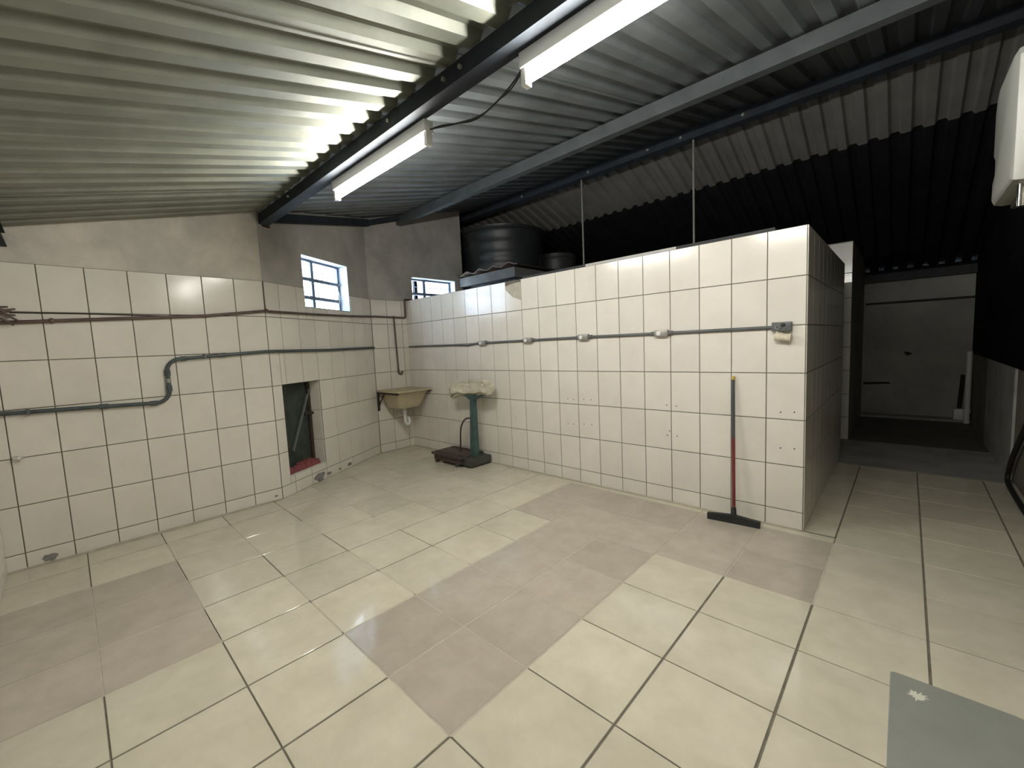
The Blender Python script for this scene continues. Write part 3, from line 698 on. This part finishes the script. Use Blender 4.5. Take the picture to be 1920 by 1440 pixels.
# conduit with outlet boxes on the partition
cn = thing('wall_conduit', (-3, PY-.02, 1.52), 'dark conduit with outlet boxes along the tiled partition', 'conduit')
cpts = [WP.p(-5.535, 1.545, .022), WP.p(-5.0, 1.540, .022), WP.p(-4.5, 1.532, .022), WP.p(-4.18, 1.52, .022), WP.p(-4.02, 1.537, .022), WP.p(-3.89, 1.539, .022), WP.p(-2.39, 1.54, .022), WP.p(-1.57, 1.535, .022), WP.p(-.70, 1.533, .022)]
mb = MB(); mb.tube(cpts, .0135, 10); mb.build('conduit_pipe', 'conduit', cn, 60)
for x, z in ((-3.891, 1.539), (-3.135, 1.54), (-2.387, 1.541), (-1.571, 1.536)):
    bx = MB().bbox(x-.062, x+.062, PY-.052, PY-.008, z-.030, z+.030, .010).build('outlet_box', 'alu', cn, 40)
    mb = MB(); mb.tube([(x-.018, PY-.050, z), (x-.018, PY-.057, z)], .020, 14); mb.build('socket', 'pvc', bx, 40)
    for s in (-.05, .05):
        mb = MB(); mb.tube([(x+s, PY-.050, z), (x+s, PY-.055, z)], .006, 8); mb.build('screw', 'chrome', bx, 40)
    for s in (-1, 1):
        mb = MB(); mb.tube([(x+s*.058, PY-.022, z), (x+s*.095, PY-.022, z)], .019, 10); mb.build('hub', 'conduit', bx, 40)
x, z = -.652, 1.536
bx = MB().bbox(x-.07, x+.055, PY-.055, PY-.008, z-.034, z+.034, .006).build('end_box', 'conduit', cn, 40)
mb = MB(); P = arc((x-.03, PY-.06, z-.005), (1, 0, 0), (0, 0, 1), .013, 0, 2*math.pi, 14); mb.tube(P, .004, 6); mb.build('wire_loop', 'alu', bx, 40)
mb = MB(); mb.tube([(x+.005, PY-.054, z+.01), (x+.005, PY-.058, z+.01)], .016, 10); mb.build('open_hole', 'hole', bx)
pg = thing('lamp_socket', (-.66, PY-.05, 1.42), 'ivory lamp socket dangling from the conduit end box', 'socket')
mb = MB(); mb.tube([(-.695, PY-.04, 1.466), (-.66, PY-.045, 1.46), (-.645, PY-.045, 1.458), (-.625, PY-.048, 1.455), (-.605, PY-.05, 1.452)], [.034, .034, .028, .029, .030], 14); mb.build('socket_body', 'ivory', pg, 40)
mb = MB(); mb.tube([(-.606, PY-.05, 1.452), (-.598, PY-.05, 1.451)], [.034, .034], 14); mb.build('socket_rim', 'ivory', pg, 40)
mb = MB(); mb.tube(smooth_path([(-.672, PY-.045, 1.515), (-.69, PY-.05, 1.495), (-.685, PY-.045, 1.475)], 4), .004, 6); mb.build('cord', 'pvc', pg, 40)
bpy.data.objects['wall_partition']

# ================================================================== SINK
sk = thing('wall_sink', (-5.3, 3.37, .62), 'beige moulded sink on iron brackets in the tiled corner', 'sink')
zr0 = .932; x0, x1, y0, y1 = -5.585, -5.02, 3.075, 3.655
def ring(ax0, ax1, ay0, ay1, z, r=.05, n=5):
    P = []
    for cx, cy, a0 in ((ax1-r, ay1-r, 0), (ax0+r, ay1-r, 90), (ax0+r, ay0+r, 180), (ax1-r, ay0+r, 270)):
        for k in range(n+1):
            a = math.radians(a0+90*k/n); P.append(Vector((cx+r*math.cos(a), cy+r*math.sin(a), z)))
    return P
def loft(rings, cap0=True, cap1=True):
    mb = MB(); n = len(rings[0])
    for R in rings: mb.v += R
    for i in range(len(rings)-1):
        for k in range(n): mb.f.append([i*n+k, i*n+(k+1) % n, (i+1)*n+(k+1) % n, (i+1)*n+k])
    if cap0: mb.f.append(list(reversed(range(n))))
    if cap1: mb.f.append([(len(rings)-1)*n+k for k in range(n)])
    return mb
outer = [ring(x0+.13, x1-.16, y0+.15, y1-.17, zr0-.265, .05), ring(x0+.08, x1-.12, y0+.10, y1-.13, zr0-.255, .06), ring(x0+.05, x1-.075, y0+.06, y1-.09, zr0-.15, .06), ring(x0+.035, x1-.05, y0+.04, y1-.05, zr0-.05, .05), ring(x0+.03, x1-.02, y0+.03, y1-.02, zr0-.028, .04), ring(x0, x1, y0, y1, zr0-.024, .025), ring(x0, x1, y0, y1, zr0, .025),
         ring(x0+.03, x1-.03, y0+.03, y1-.03, zr0-.002, .03), ring(x0+.05, x1-.06, y0+.055, y1-.06, zr0-.03, .05), ring(x0+.07, x1-.10, y0+.085, y1-.11, zr0-.15, .05), ring(x0+.11, x1-.15, y0+.14, y1-.16, zr0-.235, .05)]
loft(outer).build('basin', 'sink', sk, 40)
for i, yy in enumerate((y0+.02, y1-.03)):
    mb = MB(); mb.box(x0-.008, x0+.016, yy-.014, yy+.014, .63, zr0-.025); br = mb.build('bracket', 'rust', sk)
    mb = MB(); mb.box(x0, x1-.03, yy-.014, yy+.014, zr0-.052, zr0-.025); mb.build('bracket_arm', 'rust', br)
    mb = MB(); mb.bar((x0+.01, yy, .70), (x0+.17, yy, zr0-.05), .012, .012, (0, 1, 0)); mb.build('brace', 'rust', br)
mb = MB(); mb.tube(smooth_path([(-5.33, 3.36, zr0-.262), (-5.33, 3.36, .60), (-5.33, 3.36, .52), (-5.33, 3.365, .44), (-5.33, 3.40, .405), (-5.33, 3.43, .43), (-5.36, 3.43, .50), (-5.55, 3.43, .54), (-5.59, 3.43, .545)], 4), .021, 12); mb.build('drain_trap', 'pvc', sk, 60)
mb = MB(); mb.tube([(-5.33, 3.36, .615), (-5.33, 3.36, .575)], .031, 12); mb.build('trap_nut', 'pvc', sk, 40)

# ================================================================== PLATFORM SCALE
sc = thing('platform_scale', (-4.2, 3.45, 0), 'old green platform scale with rusty plate, its head under a bag', 'scale')
mb = MB(); mb.bbox(-4.03, -3.835, 3.30, 3.64, .022, .112, .008); mb.build('column_base', 'scale_base', sc, 40)
mb = MB(); mb.bbox(-4.53, -3.99, 3.255, 3.62, .034, .106, .012); mb.build('under_frame', 'scale_plate', sc, 40)
mb = MB(); mb.bbox(-4.56, -3.965, 3.235, 3.635, .105, .135, .006); mb.build('platform_plate', 'scale_plate', sc, 40)
mb = MB()
for yy in (3.30, 3.57): mb.bar((-4.54, yy, .138), (-3.98, yy, .138), .02, .006)
mb.build('plate_rib', 'scale_plate', sc)
for xx in (-4.47, -4.06):
    for yy in (3.262, 3.60):
        mb = MB(); mb.tube([(xx, yy-.018, .024), (xx, yy+.018, .024)], .024, 14); wh = mb.build('wheel', 'scale_base', sc, 40)
        mb = MB(); mb.tube([(xx, yy-.024, .024), (xx, yy+.024, .024)], .008, 8); mb.build('axle', 'rust', wh, 40)
mb = MB(); mb.hexa([(-4.00, 3.43, .112), (-3.915, 3.43, .112), (-3.915, 3.515, .112), (-4.00, 3.515, .112), (-3.965, 3.445, .86), (-3.90, 3.445, .86), (-3.90, 3.50, .86), (-3.965, 3.50, .86)]); mb.build('column', 'scale_green', sc)
mb = MB(); mb.hexa([(-3.975, 3.44, .84), (-3.89, 3.44, .84), (-3.89, 3.505, .84), (-3.975, 3.505, .84), (-4.06, 3.43, .895), (-3.66, 3.43, .93), (-3.66, 3.515, .93), (-4.06, 3.515, .895)]); mb.build('head_bracket', 'scale_green', sc)
#mb = MB(); mb.hexa([(-4.22, 3.42, .893), (-3.67, 3.42, .932), (-3.67, 3.525, .932), (-4.22, 3.525, .893), (-4.22, 3.42, 1.02), (-3.67, 3.42, 1.055), (-3.67, 3.525, 1.055), (-4.22, 3.525, 1.02)]); mb.build('beam_head', 'scale_green', sc)
mb = MB(); mb.tube(smooth_path([(-4.232, 3.47, .12), (-4.222, 3.47, .30), (-4.20, 3.47, .45), (-4.13, 3.47, .555), (-4.05, 3.47, .592), (-3.97, 3.47, .592)], 6), .010, 8); mb.build('guard_rail', 'rust', sc, 60)
# plastic bag over the head
bm = bmesh.new(); bmesh.ops.create_cube(bm, size=1); bmesh.ops.subdivide_edges(bm, edges=list(bm.edges), cuts=16, use_grid_fill=True)
for v in bm.verts:
    c = v.co; t = c.x+.5
    x = -4.315+t*.675; z0 = .872+.045*t+.03*noise.noise(Vector((t*5, 2, 0))); z1 = 1.035+.055*math.sin(min(1, t*1.25)*math.pi/2)-(.05 if t > .93 else 0)*(t-.93)*14
    if t < .10: z0 -= .03; z1 -= .02
    y = 3.472+c.y*(.15+.03*math.sin(t*9))
    pz = z0+(c.z+.5)*(z1-z0)
    P = Vector((x, y, pz)); nn = noise.noise_vector(P*11)*.016+noise.noise_vector(P*27)*.008
    rr2 = max(0, abs(c.z)-.32)*max(0, abs(c.y)-.3)*1.2
    v.co = P+nn-Vector((0, math.copysign(rr2, c.y), math.copysign(rr2, c.z)))
mb = MB(); mb.add_bm(bm)
tag(mb.build('plastic_bag', 'bag', smooth=50), 'crumpled dirty white plastic bag pulled over the scale head', 'bag')

# ================================================================== SQUEEGEE
sq = thing('floor_squeegee', (-.95, 3.53, 0), 'floor squeegee with red and slate handle leaning on the partition', 'squeegee')
a = Vector((-.955, 3.545, .075)); b = Vector((-.988, 3.640, 1.163)); f_ = (b-a)
mb = MB(); mb.tube([a, a+f_*.55], .0125, 12); mb.build('handle', 'red', sq, 40)['label'] = 'red lower half of the handle'
mb = MB(); mb.tube([a+f_*.55, a+f_*.985], .0122, 12); mb.build('handle', 'slate', sq, 40)['label'] = 'slate upper half of the handle'
mb = MB(); mb.tube([a+f_*.975, b], [.0145, .013], 12); mb.build('end_cap', 'yellow', sq, 40)
ha = Vector((-1.14, 3.50, .035)); hb = Vector((-.765, 3.535, .035)); mid = (ha+hb)/2+Vector((0, .005, .018))
mb = MB()
for p, q in ((ha, mid), (mid, hb)): mb.bar(p, q, .035, .03)
mb.build('head', 'rubber', sq)
mb = MB(); mb.bar(ha+Vector((0, -.008, -.018)), hb+Vector((0, -.008, -.018)), .012, .034); mb.build('rubber_blade', 'rubber', sq)
mb = MB(); mb.tube([mid+Vector((0, .01, 0)), a+f_*.04], [.022, .017], 10); mb.build('collar', 'rubber', sq, 40)

# ================================================================== MAT, DISPENSER, CORRIDOR THINGS
mt = thing('floor_mat', (.18, 1.9, 0), 'smooth grey mat lying on the floor at the bottom right corner', 'mat')
def rrect(xa, xb, ya, yb, rs, z):
    P = []
    for cx, cy, a0, r in ((xb, yb, 0, rs[0]), (xa, yb, 90, rs[1]), (xa, ya, 180, rs[2]), (xb, ya, 270, rs[3])):
        sx = -1 if cx == xb else 1; sy = -1 if cy == yb else 1
        for k in range(7):
            an = math.radians(a0+90*k/6); P.append(Vector((cx+sx*r+r*math.cos(an), cy+sy*r+r*math.sin(an), z)))
    return P
loft([rrect(-.002, .40, 1.2, 2.315, (.05, .018, .02, .02), .0005), rrect(-.002, .40, 1.2, 2.315, (.05, .018, .02, .02), .010), rrect(.001, .397, 1.203, 2.312, (.05, .018, .02, .02), .0125)]).build('mat_sheet', 'mat_grey', mt)
P = []
rnd = random.Random(5)
for k in range(26):
    an = 2*math.pi*k/26; r = (1.0 if k % 2 else .55)*(.7+.6*rnd.random()); P.append(Vector((.080+.034*r*math.cos(an), 2.205+.030*r*math.sin(an), .0124)))
MB().prism(P, (0, 0, .0006)).build('worn_spot', 'chip', mt)['label'] = 'pale worn spot'

dp = thing('wall_dispenser', (.42, 2.95, 2.05), 'white plastic wall dispenser with a chrome spout at the upper right edge', 'dispenser')
ya, yb, za, zb = 2.711, 3.25, 2.06, 2.60
prof = [(ya, za), (yb-.02, za), (yb, za+.012), (yb, za+.095), (yb-.07, za+.125), (yb-.07, za+.20), (yb, za+.24), (yb, zb-.09), (yb-.03, zb-.035), (yb-.10, zb), (ya+.03, zb-.01), (ya, zb-.045)]
outl = [(.549, 0), (.335, 0), (.31, .012), (.30, .04)]
cy, cz = (ya+yb)/2, (za+zb)/2; mb = MB()
for X, ins in outl:
    for y, z in prof: mb.v.append(Vector((X, y+(cy-y)*ins*3, z+(cz-z)*ins*2)))
n = len(prof)
for i in range(len(outl)-1):
    for k in range(n): mb.f.append([i*n+k, i*n+(k+1) % n, (i+1)*n+(k+1) % n, (i+1)*n+k])
mb.f.append([(len(outl)-1)*n+k for k in range(n)]); mb.f.append(list(reversed(range(n))))
mb.build('housing', 'plastic', dp, 35)
mb = MB(); mb.tube([(.345, ya-.001, zb-.10), (.345, ya+.006, zb-.10)], .011, 10); mb.build('screw_recess', 'hole', dp)
MB().bbox(.36, .53, ya+.05, yb-.06, za-.03, za+.004, .006).build('base_plate', 'rubber', dp, 40)
mb = MB(); mb.tube([(.345, ya+.09, za+.01), (.345, ya+.09, za-.09)], .014, 12); mb.build('spout', 'chrome', dp, 40)
mb = MB(); mb.tube([(.40, ya+.09, za-.02), (.40, ya+.09, za-.075)], .016, 12); mb.build('red_valve', 'red', dp, 40)

mb = MB(); mb.tube(smooth_path([(.755, 4.7, .98), (.75, 5.05, .82), (.745, 5.41, .53), (.745, 5.70, .30), (.745, 5.85, .13), (.74, 5.84, .04), (.735, 5.62, .022), (.73, 5.24, .020), (.73, 4.8, .020), (.74, 4.4, .020)], 8), .019, 10)
tag(mb.build('black_hose', 'rubber', smooth=60), 'black hose looping down the corridor wall onto the floor at the right edge', 'hose')
tag(MB().bbox(.60, .77, 9.38, 9.55, .035, .20, .012).build('white_block', 'pvc', smooth=40), 'small white block on the step at the far end of the corridor', 'block')
pp = thing('drain_pipe', (.745, 9.40, .0), 'pale vertical drain pipe in the far corner of the corridor', 'pipe')
mb = MB(); mb.tube([(.735, 9.30, 0), (.735, 9.30, 1.10)], .035, 12); mb.build('pipe', 'pvc', pp, 40)
mb = MB(); mb.tube([(.735, 9.30, .16), (.735, 9.30, .22)], .043, 12); mb.build('coupling', 'pvc', pp, 40)
tag(MB().bar((.665, 9.582, .035), (.70, 9.60, .72), .06, .025).build('dark_board', 'wood_dark'), 'short dark board leaning beside the white block in the corridor', 'board')
tag(MB().box(-.545, -.523, 9.28, 9.36, 0, 2.1).build('trim_3', 'pvc', atorigin=True), 'pale door jamb at the far end of the corridor', 'trim', kind='structure')
